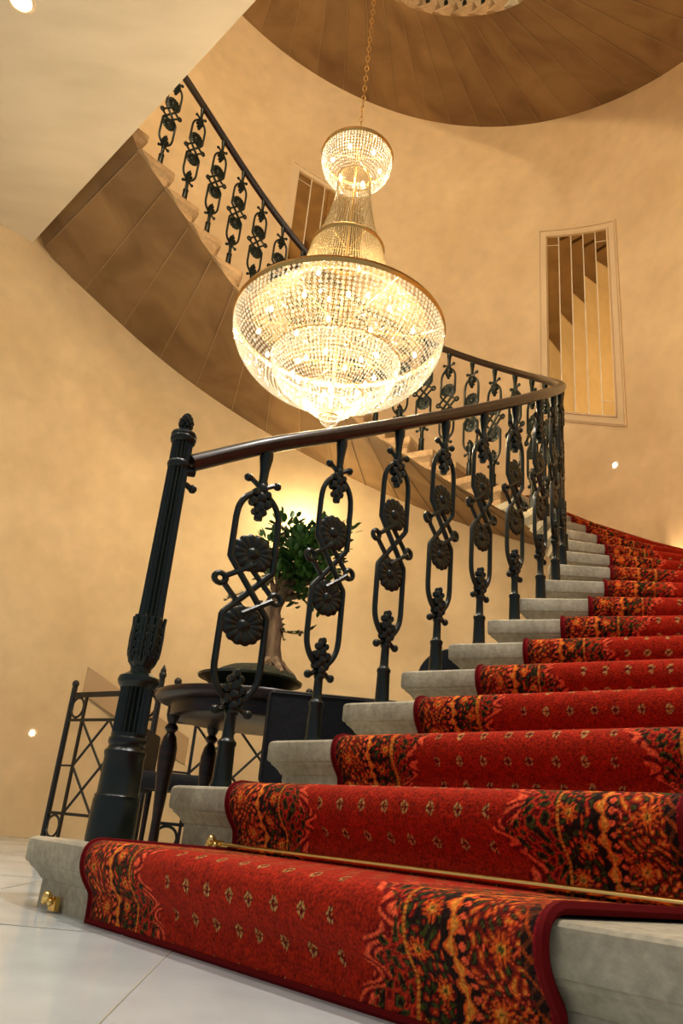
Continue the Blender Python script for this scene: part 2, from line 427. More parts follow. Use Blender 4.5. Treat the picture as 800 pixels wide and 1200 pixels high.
def C8(*c): return np.array(lin(tuple(x / 255 for x in c)))
RED = C8(152, 29, 8); DRED = C8(105, 12, 12); BLK = C8(30, 16, 12); ORG = C8(204, 80, 24); GOLD = C8(214, 128, 44)
PINK = C8(226, 84, 48); GRN = C8(66, 68, 22); BRD = C8(122, 12, 22); CREAM = C8(206, 160, 92); SAL = C8(176, 44, 20)
def carpet_color(u, v, W):
    """woven pattern at u (m from the left edge), v (m along the runner)"""
    ub = np.minimum(u, W - u)
    col = np.empty(u.shape + (3,)); col[:] = RED
    mott = vnoise(u * 90, v * 90, 3)
    col *= (0.8 + 0.4 * mott)[..., None]
    def put(mask, c, a=1.0): col[mask] = col[mask] * (1 - a) + c * a
    # small lozenges on the field
    P = 0.066; PV = 0.062
    gu = (ub - 0.350) / P; gv = v / PV
    cu = np.abs(gu - np.round(gu)) * P; cv = np.abs(gv - np.round(gv)) * PV
    fld = ub > 0.345
    dd = cu / 0.0115 + cv / 0.0150
    put(fld & (dd < 1.0), CREAM * 0.75)
    put(fld & (dd < 0.62), DRED * .7)
    put(fld & (cu / 0.0040 + cv / 0.0060 < 1), GOLD)
    put(fld & (dd < 1.0) & ((cu < 0.0011) | (cv < 0.0013)), DRED)
    # scalloped band
    wv = 0.30 * 1
    ph_ = (v / wv) * 2 * PI
    edge = 0.292 + 0.030 * np.cos(ph_) + 0.013 * np.cos(ph_ * 3 + .6) + 0.006 * np.cos(ph_ * 8 + 1)
    n1 = vnoise(ub * 38, v * 38, 11) ; n2 = vnoise(ub * 75, v * 75, 5)
    inb = (ub > 0.212) & (ub < edge)
    put(inb, SAL)
    de = edge - ub
    curl = np.sin((de * 240) + 5 * np.sin(v * 95) + n1 * 5)
    put(inb & (de < 0.034) & (curl > 0.25), PINK)
    put(inb & (de < 0.034) & (curl < -0.35), DRED)
    g = np.sin(ub * 190 + 6 * n1 + 2.5 * np.sin(v * 60)) * np.sin(v * 150 + 7 * n1)
    put(inb & (de > 0.024) & (g > 0.12), GRN); put(inb & (de > 0.024) & (g > 0.55), BLK)
    put(inb & (de > 0.030) & (g < -0.55), DRED)
    lf = (np.abs(g - 0.12) < 0.07) & inb & (de > .024); put(lf, BLK)
    # gold line
    gl = (ub > 0.205) & (ub <= 0.213); put(gl, GOLD * .9)
    put(gl & (np.sin(v * 900) > 0.3), ORG * .7)
    # floral band on black
    f = (ub > 0.146) & (ub <= 0.205); put(f, BLK * 1.2)
    def flowers(mask, c0, du, pv, rad, seed, petal=5):
        k = np.round(v / pv + (seed % 2) * .5) - (seed % 2) * .5
        su = c0 + du * np.where(k.astype(np.int64) % 2 == 0, 1, -1)
        x = ub - su; y = v - k * pv; r = np.hypot(x, y); a = np.arctan2(y, x)
        R = rad * (0.78 + 0.22 * np.cos(petal * a + seed))
        put(mask & (r < R), ORG); put(mask & (r < R) & (np.abs(np.sin(petal * a / 2 + seed / 2)) < 0.35) & (r > R * .35), DRED)
        put(mask & (r < R * 0.42), GOLD); put(mask & (r < R * 0.2), GRN)
    sw = np.sin(ub * 260 + 7 * vnoise(ub * 45, v * 45, 8)) * np.sin(v * 210 + 8 * vnoise(ub * 45, v * 45, 9))
    put(f & (sw > 0.28), C8(150, 28, 16)); put(f & (sw < -0.42), GRN * .8); put(f & (sw > 0.75), ORG)
    flowers(f, 0.176, 0.012, 0.052, 0.019, 2)
    # braid
    b = (ub > 0.108) & (ub <= 0.146); put(b, BLK)
    z = (v / 0.026); zz = z - np.floor(z)
    c_ = 0.129 + 0.004 * np.sin(z * PI)
    put(b & (np.abs(ub - c_) < 0.013 * (1 - np.abs(zz - 0.45) * 1.5)), ORG)
    put(b & (np.abs(ub - c_) < 0.006 * (1 - np.abs(zz - 0.45) * 1.7)), GOLD)
    z2 = v / 0.017; r2 = np.hypot((ub - 0.1135), (z2 - np.round(z2)) * 0.017); put(b & (r2 < 0.0048), PINK)
    # outer band
    o = (ub > 0.030) & (ub <= 0.108); put(o, C8(100, 20, 12))
    w1 = vnoise(ub * 34, v * 34, 21); w2 = vnoise(ub * 34, v * 34, 22)
    s1 = np.sin(ub * 300 + 11 * w1 + 2 * np.sin(v * 60)); s2 = np.sin(v * 240 + 11 * w2)
    q_ = s1 * s2
    put(o & (q_ > 0.15), C8(160, 44, 16)); put(o & (q_ > 0.5), ORG); put(o & (q_ > 0.85), GOLD); put(o & (q_ < -0.40), BLK); put(o & (q_ < -0.75), GRN)
    put(o & (np.abs(s1) < 0.10) & (w2 > .4), PINK)
    flowers(o, 0.068, 0.012, 0.083, 0.022, 3, 6)
    # selvedge
    e = (ub > 0.012) & (ub <= 0.030); put(e, BLK)
    put(e & (np.sin(v * 260 + ub * 300 + 5 * w1) > 0.5), C8(92, 40, 16)); put(e & (np.sin(v * 190 - ub * 260 + 5 * w2) > 0.8), ORG * .6)
    put(ub <= 0.012, BRD)
    return col

def runner():
    vs = []; fs = []; cols = []; off = 0; v0 = 0.0
    edgeL = []; edgeR = []; front = []
    for n in range(1, NSTEP + 1):
        res = 0.0028 if n <= 2 else 0.0036 if n <= 4 else 0.0055 if n <= 8 else 0.0075 if n <= 15 else 0.013
        nu = int(CW / res)
        s = np.linspace(0, 1, nu + 1)
        zt = n * S; th = 0.012
        # control rows: (fraction to next, back offset on this line, z)
        bn = back(n); N0 = np.array([nose(n, x) for x in s])
        if n < NSTEP: N1 = np.array([nose(n + 1, x) for x in s]); bn1 = back(n + 1)
        else: t = (TIP[n] - TIP[n - 1]); N1 = N0 + t * 0.42; bn1 = bn
        z0 = (n - 1) * S + (0.0 if n == 1 else th)
        ctl = [(0.022, z0), (0.022, z0 + 0.020), (0.019, zt - 0.098), (0.008, zt - 0.082), (-0.006, zt - 0.062), (-0.014, zt - 0.040), (-0.013, zt - 0.014), (-0.001, zt + 0.004), (0.020, zt + th)]
        fine = catmull([np.array(c) for c in ctl], 8)
        L = [0.0]
        for a, b2 in zip(fine[:-1], fine[1:]): L.append(L[-1] + float(np.linalg.norm(b2 - a)))
        m1 = int(L[-1] / res) + 1
        tt = np.linspace(0, L[-1], m1 + 1); fo = np.interp(tt, L, [f[0] for f in fine]); fz = np.interp(tt, L, [f[1] for f in fine])
        rows = [N0 + bn * o_ for o_ in fo]; zs = list(fz)
        st = N0 + bn * 0.020; en = N1 + bn1 * 0.022
        ln = float(np.linalg.norm(en[0] - st[0])); lr = float(np.linalg.norm(en[-1] - st[-1])); m2 = int(max(ln, lr) / (res * (1 if n <= 1 else 2.5))) + 1
        for k in range(1, m2 + 1): rows.append(st + (en - st) * (k / m2)); zs.append(zt + th)
        P = np.zeros((len(rows), nu + 1, 3)); P[:, :, :2] = np.array(rows); P[:, :, 2] = np.array(zs)[:, None]
        # pattern coordinates: along the middle of the runner
        vr = np.concatenate([tt, L[-1] + (ln + lr) / 2 * np.arange(1, m2 + 1) / m2]) + v0
        W = CW
        uu = np.tile(s * W, (len(rows), 1)); vv = np.tile(vr[:, None], (1, nu + 1))
        c = carpet_color(uu, vv, W); v0 = vr[-1]
        R_, C_ = P.shape[:2]
        idx = np.arange(R_ * C_).reshape(R_, C_) + off
        q_ = np.stack([idx[:-1, :-1], idx[:-1, 1:], idx[1:, 1:], idx[1:, :-1]], -1).reshape(-1, 4)
        vs.append(P.reshape(-1, 3)); fs.append(q_); cols.append(c.reshape(-1, 3)); off += R_ * C_
        stp = max(1, int(0.01 / res))
        edgeL += list(P[::stp, 0]); edgeR += list(P[::stp, -1])
        if n == 1: front = list(P[0])
    V = np.concatenate(vs); Fq = np.concatenate(fs); K = np.concatenate(cols)
    me = bpy.data.meshes.new('stair_runner')
    me.vertices.add(len(V)); me.vertices.foreach_set('co', V.astype(np.float32).ravel())
    me.loops.add(Fq.size); me.loops.foreach_set('vertex_index', Fq.astype(np.int32).ravel())
    me.polygons.add(len(Fq)); me.polygons.foreach_set('loop_start', np.arange(0, Fq.size, 4, dtype=np.int32))
    me.update(calc_edges=True)
    at = me.color_attributes.new('weave', 'FLOAT_COLOR', 'POINT')
    at.data.foreach_set('color', np.concatenate([K, np.ones((len(K), 1))], 1).astype(np.float32).ravel())
    me.materials.append(MAT['carpet']); me.polygons.foreach_set('use_smooth', [True] * len(Fq)); me.validate()
    o = bpy.data.objects.new('stair_runner', me); COL.objects.link(o)
    tag(o, 'patterned red carpet runner with orange floral borders laid over the stone steps', 'carpet')
    b = MB(); b.tube([Vector(p) for p in edgeL], 0.006, 6); b.tube([Vector(p) for p in edgeR], 0.0085, 6)
    b.tube([Vector(p) + Vector((0, 0, 0.005)) for p in front[::8]] , 0.007, 6)
    bo = b.build('binding', 'binding', o); bo['label'] = 'dark red bound edge'
    return o
runner()

# stair rod at the foot of the second riser, and its brackets
def rod_pos(n, s_m):
    d = np.array([math.cos(phi(n)), math.sin(phi(n))]); return TIP[n - 1] + d * s_m + back(n) * 0.012
def bracket(n, s_m, z, label):
    p = rod_pos(n, s_m); root = empty('rod_bracket', (*p, z), phi(n)); tag(root, label, 'bracket', None)
    m = MB(); m.box((0, 0.008, 0.0), (0.034, 0.012, 0.03)); m.blob((0, -0.012, 0.014), (0.013, 0.013, 0.013)); m.tube([(0, .008, .0), (0, -.012, .014)], .006, 8)
    m.blob((-0.016, -0.010, 0.004), (0.008, 0.008, 0.008)); m.blob((0.016, -0.010, 0.004), (0.008, 0.008, 0.008))
    m.build('bracket_body', 'brass', root); return root
p0 = rod_pos(2, 0.24); p1 = rod_pos(2, 1.60)
m = MB(); m.tube([(*p0, S + 0.022), (*p1, S + 0.022)], 0.0062, 12)
m.blob((*p0, S + .022), (.010, .010, .010)); m.blob((*p1, S + .022), (.010, .010, .010))
tag(m.build('stair_rod', 'brass'), 'polished brass stair rod holding the red runner at the second riser', 'stair rod')
bracket(2, 0.25, S + 0.016, 'small brass rod bracket on the first tread beside the runner')
bracket(1, 0.20, 0.018, 'brass rod bracket at floor level on the front of the bottom step')

# ------------------------------------------------------------------ iron baluster
HB = 1.038
def rosette_mesh(r=0.061):
    m = MB(); seg = 64; rings = [(0.10, 0.012), (0.22, 0.010), (0.30, 0.004), (0.60, 0.0095), (0.85, 0.009), (1.0, 0.002)]
    for sgn in (-1, 1):
        vs = [(0, sgn * 0.013, 0)]
        for fr, h in rings:
            for k in range(seg):
                a = 2 * PI * k / seg; pet = 0.5 + 0.5 * math.cos(14 * a)
                rr = r * fr * (1 - (0.07 * (1 - pet) ** 2 if fr > 0.9 else 0))
                hh = h - (0.0038 * (1 - pet) if 0.3 < fr < 1 else 0)
                vs.append((rr * math.cos(a), sgn * max(hh, 0.0015), rr * math.sin(a)))
        fs = []
        for k in range(seg): fs.append((0, 1 + k, 1 + (k + 1) % seg))
        for i in range(len(rings) - 1):
            for k in range(seg): fs.append((1 + i * seg + k, 1 + (i + 1) * seg + k, 1 + (i + 1) * seg + (k + 1) % seg, 1 + i * seg + (k + 1) % seg))
        m.add(vs, fs if sgn > 0 else [tuple(reversed(f)) for f in fs])
    return m.mesh('rosette', 'iron')
ROS = rosette_mesh()
def baluster_mesh():
    m = MB(); H = HB; w = 0.063; r = 0.0094
    # socket, stem
    m.lathe([(0.028, -0.004), (0.028, 0.012), (0.025, 0.02), (0.0235, 0.028), (0.021, 0.115), (0.0235, 0.12), (0.0235, 0.128), (0.018, 0.134), (0.015, 0.14), (0.0135, 0.20), (0.017, 0.205), (0.017, 0.212), (0.013, 0.218), (0.013, 0.30)], 14)
    # top stem
    m.lathe([(0.012, 0.80), (0.012, 0.90), (0.015, 0.925), (0.012, 0.935), (0.0135, 0.97), (0.0175, 1.0), (0.0195, 1.012), (0.0195, 1.03), (0.016, 1.05)], 14)
    # scroll pairs
    for z, sg in ((0.205, -1), (0.935, 1)):
        for sx in (-1, 1):
            m.blob((sx * 0.044, 0, z - 0.004 * sg), (0.0135, 0.0125, 0.0135))
            m.tube(catmull([(0, 0, z - sg * 0.03), (sx * 0.024, 0, z - sg * 0.012), (sx * 0.040, 0, z - 0.002 * sg)], 4), 0.008, 6)
    # leaf clusters
    def cluster(z0, sg):
        for i, (dx, dz, a, b) in enumerate([(0, 0.0, .016, .02), (-.017, .016, .013, .014), (.017, .016, .013, .014), (0, .03, .017, .02), (-.021, .048, .013, .015), (.021, .048, .013, .015), (0, .06, .015, .018), (-.012, .078, .010, .012), (.012, .078, .010, .012), (0, .094, .010, .014)]):
            for y in (-0.007, 0.007): m.blob((dx, y, z0 + sg * dz), (a, 0.011, b), seg=7, rings=4)
    cluster(0.225, 1); cluster(0.905, -1)
    # upper loop: from the top stem down each side
    zt = 0.90; bL, bR = 0.655, 0.635
    up = [(0, 0, zt), (0.024, 0, zt - 0.016), (0.046, 0, zt - 0.040), (0.059, 0, zt - 0.072), (w, 0, zt - 0.11)]
    lo = [(0, 0, 0.235), (0.024, 0, 0.248), (0.046, 0, 0.273), (0.059, 0, 0.303), (w, 0, 0.335)]
    for sx in (-1, 1):
        # upper side rod, crossing down to the opposite lower side
        c1 = [(sx * x, 0, z) for x, y, z in up]
        c2 = [(-sx * x, 0, z) for x, y, z in lo]
        yo = 0.005 * sx
        a = catmull(c1, 4); b = catmull(c2, 4)
        zu = bL if sx < 0 else bR; zl = 0.50 if sx < 0 else 0.49
        path = a + [(sx * w, 0, zu + 0.008), (sx * (w - 0.004), yo / 2, zu)] + [(-sx * (w - 0.004), yo / 2, zl), (-sx * w, 0, zl - 0.008)] + b[::-1]
        m.tube(path, r, 8, up=Vector((0, 1, 0)))
        # side ring with two bars, one to each rosette
        cx = sx * 0.082; cz = 0.575 + (0.012 if sx < 0 else -0.012)
        m.tube([(cx + 0.0155 * math.cos(t), 0, cz + 0.0155 * math.sin(t)) for t in np.linspace(0, 2 * PI, 14)[:-1]], 0.0088, 7, closed=True, up=Vector((0, 1, 0)))
        m.tube([(cx - sx * .012, yo, cz + 0.008), (-sx * 0.010 + 0, yo, 0.655)], 0.0085, 7, up=Vector((0, 1, 0)))
        m.tube([(cx - sx * .012, -yo, cz - 0.008), (-sx * 0.010 + 0, -yo, 0.495)], 0.0085, 7, up=Vector((0, 1, 0)))
    return m.mesh('baluster', 'iron')
BAL = baluster_mesh()
def make_baluster(parent, x, y, z, ang, sc=1.0):
    o = bpy.data.objects.new('baluster', BAL); COL.objects.link(o); o.parent = parent
    o.location = (x, y, z); o.rotation_euler = (0, 0, ang); o.scale = (sc, 1, 1)
    for zz in (0.688, 0.462):
        q_ = bpy.data.objects.new('rosette', ROS); COL.objects.link(q_); q_.parent = o; q_.location = (0, 0, zz)
    return o
railing = empty('stair_railing'); tag(railing, 'green black cast iron stair railing with dark wooden handrail beside the red carpet', 'railing')
rail2 = empty('stair_railing'); tag(rail2, 'iron railing of the next storey, seen through the round opening above the chandelier chain', 'railing')
for n in range(2, NSTEP + 1):
    x, y = XY[n - 1]; a = math.atan2(TAN[n - 1][1], TAN[n - 1][0])
    make_baluster(railing, x, y, n * S, a, 1.18 if n == 2 else 1.0)
for n in range(1, NSTEP + 1):
    x, y = XY[n - 1]; pj = project((x, y, n * S + FLIGHT + .5))
    if pj and -60 < pj[0] < 860 and pj[1] > -330:
        make_baluster(rail2, x, y, n * S + FLIGHT, math.atan2(TAN[n - 1][1], TAN[n - 1][0]))
# handrail
def rail_mesh(z_off, n0=1, n1=NSTEP):
    P = [(*XY[n - 1], n * S + HB + 0.024 + z_off) for n in range(n0, n1 + 1)]
    if n0 == 1: P[0] = (-0.470, 2.178, 1.2235 + z_off)
    t = np.array(P[-1]) - np.array(P[-2]); P.append(tuple(np.array(P[-1]) + t))
    C_ = catmull(P, 6); m = MB(); prof = []
    for k in range(16):
        a = 2 * PI * k / 16; cx = 0.033 * math.copysign(abs(math.cos(a)) ** 0.8, math.cos(a)); cz = 0.026 * math.sin(a)
        if math.sin(a) < -0.3: cx *= 0.86
        prof.append((cx, cz))
    vs = []
    for i, p in enumerate(C_):
        t = C_[min(i + 1, len(C_) - 1)] - C_[max(i - 1, 0)]; t = Vector(t).normalized(); x = t.cross(Vector((0, 0, 1))).normalized(); y = x.cross(t)
        for cx, cz in prof: vs.append(Vector(p) + x * cx + y * cz)
    k = 16; n = len(C_)
    fs = [(i * k + j, i * k + (j + 1) % k, (i + 1) * k + (j + 1) % k, (i + 1) * k + j) for i in range(n - 1) for j in range(k)] + [tuple(reversed(range(k))), tuple((n - 1) * k + j for j in range(k))]
    m.add(vs, fs); return m
rl = rail_mesh(0).build('handrail', 'rail', railing); rl['label'] = 'dark varnished wooden handrail'
rl = rail_mesh(FLIGHT).build('handrail', 'rail', rail2); rl['label'] = 'dark varnished wooden handrail'

# newel post
def newel():
    root = empty('newel_post', (XY[0][0], XY[0][1], S)); root.parent = railing
    root['label'] = 'fluted cast iron newel post with pineapple finial'
    m = MB()
    m.lathe([(0.060, 0), (0.061, 0.01), (0.0595, 0.098), (0.057, 0.104), (0.058, 0.110), (0.053, 0.116), (0.0515, 0.205), (0.054, 0.212), (0.054, 0.220), (0.047, 0.228),
             (0.0455, 0.234), (0.049, 0.240), (0.049, 0.250), (0.045, 0.256)], 40)
    m.build('pedestal', 'iron', root)
    m = MB(); m.lathe([(0.045, 0.250), (0.0455, 0.262), (0.0455, 0.266)], 32); m.lathe([(0.0455, 0.264), (0.0445, 0.270), (0.0435, 0.375), (0.045, 0.385)], 120, fl=20, fa=0.15)
    m.lathe([(0.045, 0.383), (0.052, 0.392), (0.056, 0.402), (0.053, 0.413), (0.040, 0.420), (0.029, 0.427), (0.027, 0.434), (0.029, 0.440)], 32)
    m.build('fluted_drum', 'iron', root)
    m = MB(); m.lathe([(0.027, 0.438), (0.036, 0.450), (0.0395, 0.465), (0.0405, 0.50), (0.0405, 0.55), (0.040, 0.575), (0.032, 0.58)], 96, fl=8, fa=0.10)
    for k in range(8):
        a = 2 * PI * k / 8
        ca, sa = math.cos(a), math.sin(a)
        pts = [(0.034, .452), (0.0405, .48), (0.042, .52), (0.0405, .555), (0.043, .580), (0.0445, .574)]
        m.tube([(p * ca, p * sa, z) for p, z in pts], [0.004, 0.006, 0.006, 0.006, 0.005, 0.003], 6)
        for dz in (0.475, 0.498, 0.521, 0.544):
            for s2 in (-1, 1):
                b = a + s2 * 0.22; m.blob((0.0395 * math.cos(b), 0.0395 * math.sin(b), dz), (0.005, 0.005, 0.010), seg=6, rings=4)
    m.build('leaf_collar', 'iron', root)
    m = MB(); m.lathe([(0.0345, 0.570), (0.0335, 0.62), (0.0308, 1.045)], 128, fl=16, fa=0.18)
    m.lathe([(0.029, 1.04), (0.033, 1.045), (0.035, 1.053), (0.033, 1.061), (0.029, 1.065)], 28)
    m.lathe([(0.0315, 1.063), (0.0315, 1.125)], 96, fl=16, fa=0.16)
    m.lathe([(0.030, 1.123), (0.037, 1.128), (0.0395, 1.136), (0.0395, 1.142), (0.036, 1.147), (0.0395, 1.151), (0.038, 1.158), (0.025, 1.165), (0.009, 1.168)], 28)
    m.build('shaft', 'iron', root)
    m = MB(); m.lathe([(0.010, 1.15), (0.009, 1.165), (0.013, 1.17)], 12)
    for i in range(6):
        z = 1.176 + i * 0.0088; r = [0.013, 0.0175, 0.019, 0.017, 0.013, 0.007][i]
        for k in range(8):
            a = 2 * PI * (k + 0.5 * (i % 2)) / 8; m.blob((r * math.cos(a), r * math.sin(a), z), (0.006, 0.006, 0.0075), seg=6, rings=4)
    m.lathe([(0.012, 1.168), (0.017, 1.185), (0.014, 1.21), (0.003, 1.232)], 12)
    m.build('finial', 'iron', root)
    # rail bracket with scroll
    m = MB(); d = Vector((0.86, 0.5, 0)).normalized()
    m.tube([d * 0.02 + Vector((0, 0, 1.04)), d * 0.052 + Vector((0, 0, 1.045))], 0.015, 10)
    m.tube([d * 0.03 + Vector((0, 0, 1.0)), d * 0.05 + Vector((0, 0, 0.99))], 0.009, 8); m.blob(d * 0.055 + Vector((0, 0, 0.99)), (0.014, 0.014, 0.014))
    m.build('rail_bracket', 'iron', root)
newel()

# ------------------------------------------------------------------ mirrored niches in the round wall
def niche(n, a0, a1, zt0, zt1, zb0, zb1, cols, label, frame=True, mats=('mirror', 'bevel')):
    """raked opening: a0 -> a1 left to right (degrees), heights at left and right"""
    root = empty('window_%d' % n, (0, 0, 0)); tag(root, label, 'window', None, 'structure')
    da = (a1 - a0); wd = abs(math.radians(da)) * WR
    def P(u, v, r):
        a = a0 + da * u; zt = zt0 + (zt1 - zt0) * u; zb = zb0 + (zb1 - zb0) * u
        return (*pol(a, r), zb + (zt - zb) * v)
    hh = zt0 - zb0
    fu = 0.10 / wd; fv = 0.10 / hh
    def ringframe(w0, w1, r0, r1, nm):
        m = MB(); K = 24; vs = []; loops = []
        for (w, r) in ((w0, r0), (w0, r1), (w1, r1), (w1, r0)):
            uu = w / wd; vv = w / hh; lp = []
            for k in range(K + 1): lp.append(P(-uu + (1 + 2 * uu) * k / K, -vv, r))
            for k in range(K + 1): lp.append(P(1 + uu - (1 + 2 * uu) * k / K, 1 + vv, r))
            loops.append(lp)
        L_ = len(loops[0]); vs = [p for lp in loops for p in lp]; fs = []
        for i in range(4):
            for k in range(L_): fs.append((i * L_ + k, i * L_ + (k + 1) % L_, ((i + 1) % 4) * L_ + (k + 1) % L_, ((i + 1) % 4) * L_ + k))
        m.add(vs, fs); return m.build(nm, 'trim', root, smooth=False)
    if frame:
        ringframe(0.0, 0.016, WR + .01, WR - 0.030, 'window_frame'); ringframe(0.016, 0.072, WR + .01, WR - 0.014, 'window_frame')
        ringframe(0.072, 0.088, WR + .01, WR - 0.030, 'window_frame'); ringframe(0.088, 0.10, WR + .01, WR - 0.018, 'window_frame')
    for k in range(cols):
        u0, u1 = k / cols, (k + 1) / cols; g = 0.006 / wd
        cuts = [0, 1]
        if cols == 5 and k == 0: cuts = [0, 0.945, 1]
        if cols == 5 and k == 4: cuts = [0, 0.07, 0.935, 1]
        for v0, v1 in zip(cuts[:-1], cuts[1:]):
            m = MB(); hv = 0.004 / hh; r = WR - 0.010
            m.add([P(u0 + g, v0 + hv, r), P(u1 - g, v0 + hv, r), P(u1 - g, v1 - hv, r), P(u0 + g, v1 - hv, r)], [(0, 1, 2, 3)], 0)
            bo = [P(u0 , v0, WR - .001), P(u1, v0, WR - .001), P(u1, v1, WR - .001), P(u0, v1, WR - .001)]
            m.add(bo + [P(u0 + g, v0 + hv, r), P(u1 - g, v0 + hv, r), P(u1 - g, v1 - hv, r), P(u0 + g, v1 - hv, r)], [(0, 1, 5, 4), (1, 2, 6, 5), (2, 3, 7, 6), (3, 0, 4, 7)], 1)
            m.build('mirror_pane', list(mats), root, smooth=False)
    return root
niche(1, 48.5, 36.0, 6.27, 5.98, 4.17, 3.87, 5, 'raked mirror niche in the round wall right of the handrail')
niche(2, 103.4, 88.0, 7.56, 7.18, 5.5, 5.12, 5, 'raked mirror niche in the round wall behind the chandelier')
niche(3, 126.0, 108.0, 1.36, 0.90, 1.13, 0.67, 1, 'low raked beige panel behind the iron railing at the left', frame=False, mats=('panel', 'panel'))

# ------------------------------------------------------------------ chandelier
CC = (-0.128, 4.22)
def chandelier():
    root = empty('chandelier', (*CC, 2.5)); tag(root, 'large lit tiered crystal chandelier with brass rings hanging in the stair well', 'chandelier')
    Z0 = 2.5
    def beads(name, prof, nc, ds, r0, twist=True, elong=1.2):
        # strings of crystals along a profile of revolution
        P = catmull([np.array(p) for p in prof], 10); L = [0.0]
        for a, b in zip(P[:-1], P[1:]): L.append(L[-1] + float(np.linalg.norm(b - a)))
        nr = int(L[-1] / ds); t = (np.arange(nr) + 0.5) / nr * L[-1]
        rr = np.interp(t, L, [p[0] for p in P]); zz = np.interp(t, L, [p[1] for p in P])
        vs = []; fs = []; rmax = max(rr)
        base = [(1, 0, 0), (0, 1, 0), (-1, 0, 0), (0, -1, 0), (0, 0, 1), (0, 0, -1)]
        tri = [(0, 1, 4), (1, 2, 4), (2, 3, 4), (3, 0, 4), (1, 0, 5), (2, 1, 5), (3, 2, 5), (0, 3, 5)]
        for i in range(nr):
            dr = (rr[min(i + 1, nr - 1)] - rr[max(i - 1, 0)]); dz = (zz[min(i + 1, nr - 1)] - zz[max(i - 1, 0)]); l = math.hypot(dr, dz) + 1e-9; dr /= l; dz /= l
            wdt = min(r0, PI * rr[i] / nc * 0.84)
            for k in range(nc):
                a = 2 * PI * (k + (0.5 * (i % 2) if twist else 0)) / nc + random.uniform(-.003, .003); ca, sa = math.cos(a), math.sin(a)
                j = random.uniform(-0.35, 0.35); o = len(vs)
                for bx, by, bz in base:
                    tx = bx * wdt; ny = by * wdt * 0.7; up = bz * ds * 0.44 * elong
                    tx, ny = tx * math.cos(j) - ny * math.sin(j), tx * math.sin(j) + ny * math.cos(j)
                    rad = rr[i] + dr * up + ny * dz; z = zz[i] + dz * up - ny * dr
                    vs.append((rad * ca - tx * sa, rad * sa + tx * ca, z - Z0))
                fs += [tuple(o + q_ for q_ in f) for f in tri]
        m = MB(); m.v = vs; m.f = fs; m.mi = [0] * len(fs)
        o_ = m.build(name, 'gilt_crystal' if name in ('crystal_neck', 'crystal_skirt') else 'crystal', root, smooth=False); o_['kind'] = 'stuff'; return o_
    beads('crystal_bowl', [(0.665, 3.19), (0.655, 3.10), (0.61, 2.99), (0.53, 2.89), (0.44, 2.82), (0.36, 2.775)], 126, 0.028, 0.0135, False)
    beads('crystal_bowl', [(0.40, 2.945), (0.385, 2.87), (0.34, 2.79), (0.27, 2.72), (0.18, 2.665)], 96, 0.023, 0.0115, False)
    beads('crystal_bowl', [(0.185, 2.72), (0.175, 2.67), (0.14, 2.62), (0.09, 2.58), (0.055, 2.56)], 56, 0.019, 0.0095, False)
    beads('crystal_bowl', [(0.06, 2.56), (0.055, 2.535), (0.035, 2.51), (0.008, 2.495)], 22, 0.014, 0.0075)
    beads('crystal_skirt', [(0.24, 3.83), (0.262, 3.72), (0.30, 3.58), (0.36, 3.44), (0.45, 3.32), (0.56, 3.235)], 120, 0.019, 0.011, False)
    beads('crystal_neck', [(0.115, 4.47), (0.118, 4.35), (0.135, 4.2), (0.165, 4.05), (0.20, 3.93), (0.235, 3.85)], 64, 0.018, 0.011, False)
    beads('crystal_crown', [(0.243, 4.66), (0.245, 4.60), (0.225, 4.53), (0.185, 4.48), (0.125, 4.455)], 72, 0.021, 0.011, False)
    def ring(nm, r, z, h, t):
        m = MB(); m.lathe([(r - t, z - Z0), (r, z - Z0 - h / 2), (r + t * .6, z - Z0 - h * 0.3), (r + t, z - Z0), (r + t * 0.6, z - Z0 + h * .3), (r, z - Z0 + h / 2)], 96)
        # open annulus: drop the cap faces
        m.f = m.f[:-2]; m.mi = m.mi[:-2]
        m.f += [(5 * 96 + k, 5 * 96 + (k + 1) % 96, (k + 1) % 96, k) for k in range(96)]; m.mi += [0] * 96
        m.build(nm, 'gilt', root, angle=25)
    ring('brass_ring', 0.668, 3.205, 0.045, 0.010); ring('brass_ring', 0.405, 2.95, 0.014, 0.005); ring('brass_ring', 0.188, 2.725, 0.011, 0.004)
    ring('brass_ring', 0.062, 2.56, 0.010, 0.004)
    ring('brass_ring', 0.242, 3.842, 0.034, 0.008); ring('brass_ring', 0.117, 4.475, 0.02, 0.006); ring('brass_ring', 0.248, 4.668, 0.036, 0.008)
    # inner frame: rod and arms
    m = MB(); m.tube([(0, 0, 0.06), (0, 0, 2.22)], 0.007, 10)
    for z, r in ((4.668, .245), (3.842, .24), (3.205, .665), (2.95, .40)):
        for k in range(6):
            a = PI * k / 3; m.tube([(0, 0, z - Z0), (r * math.cos(a), r * math.sin(a), z - Z0)], 0.0025, 6)
    m.build('inner_frame', 'gilt', root)
    bulb = MB(); bulb.lathe([(0.002, -0.008), (0.008, -0.004), (0.010, 0.004), (0.008, 0.014), (0.002, 0.026)], 10); bm_ = bulb.mesh('bulb', 'bulb')
    spots = []
    for r, z, nn, ph0 in ((0.50, 3.09, 12, .1), (0.27, 3.08, 6, .3), (0.25, 2.86, 7, 0.0), (0.08, 2.70, 3, .4), (0.17, 4.58, 6, .2), (0.19, 3.55, 4, .5)):
        for k in range(nn): a = 2 * PI * k / nn + ph0; spots.append((r * math.cos(a), r * math.sin(a), z - Z0))
    for sp in spots:
        o = bpy.data.objects.new('bulb', bm_); COL.objects.link(o); o.parent = root; o.location = sp
    # chain up to the ceiling
    ch = MB(); z = 4.69 - Z0; i = 0
    m2 = MB(); m2.tube([(0, 0, z - .02), (0, 0, z + 0.03)], .01, 8)
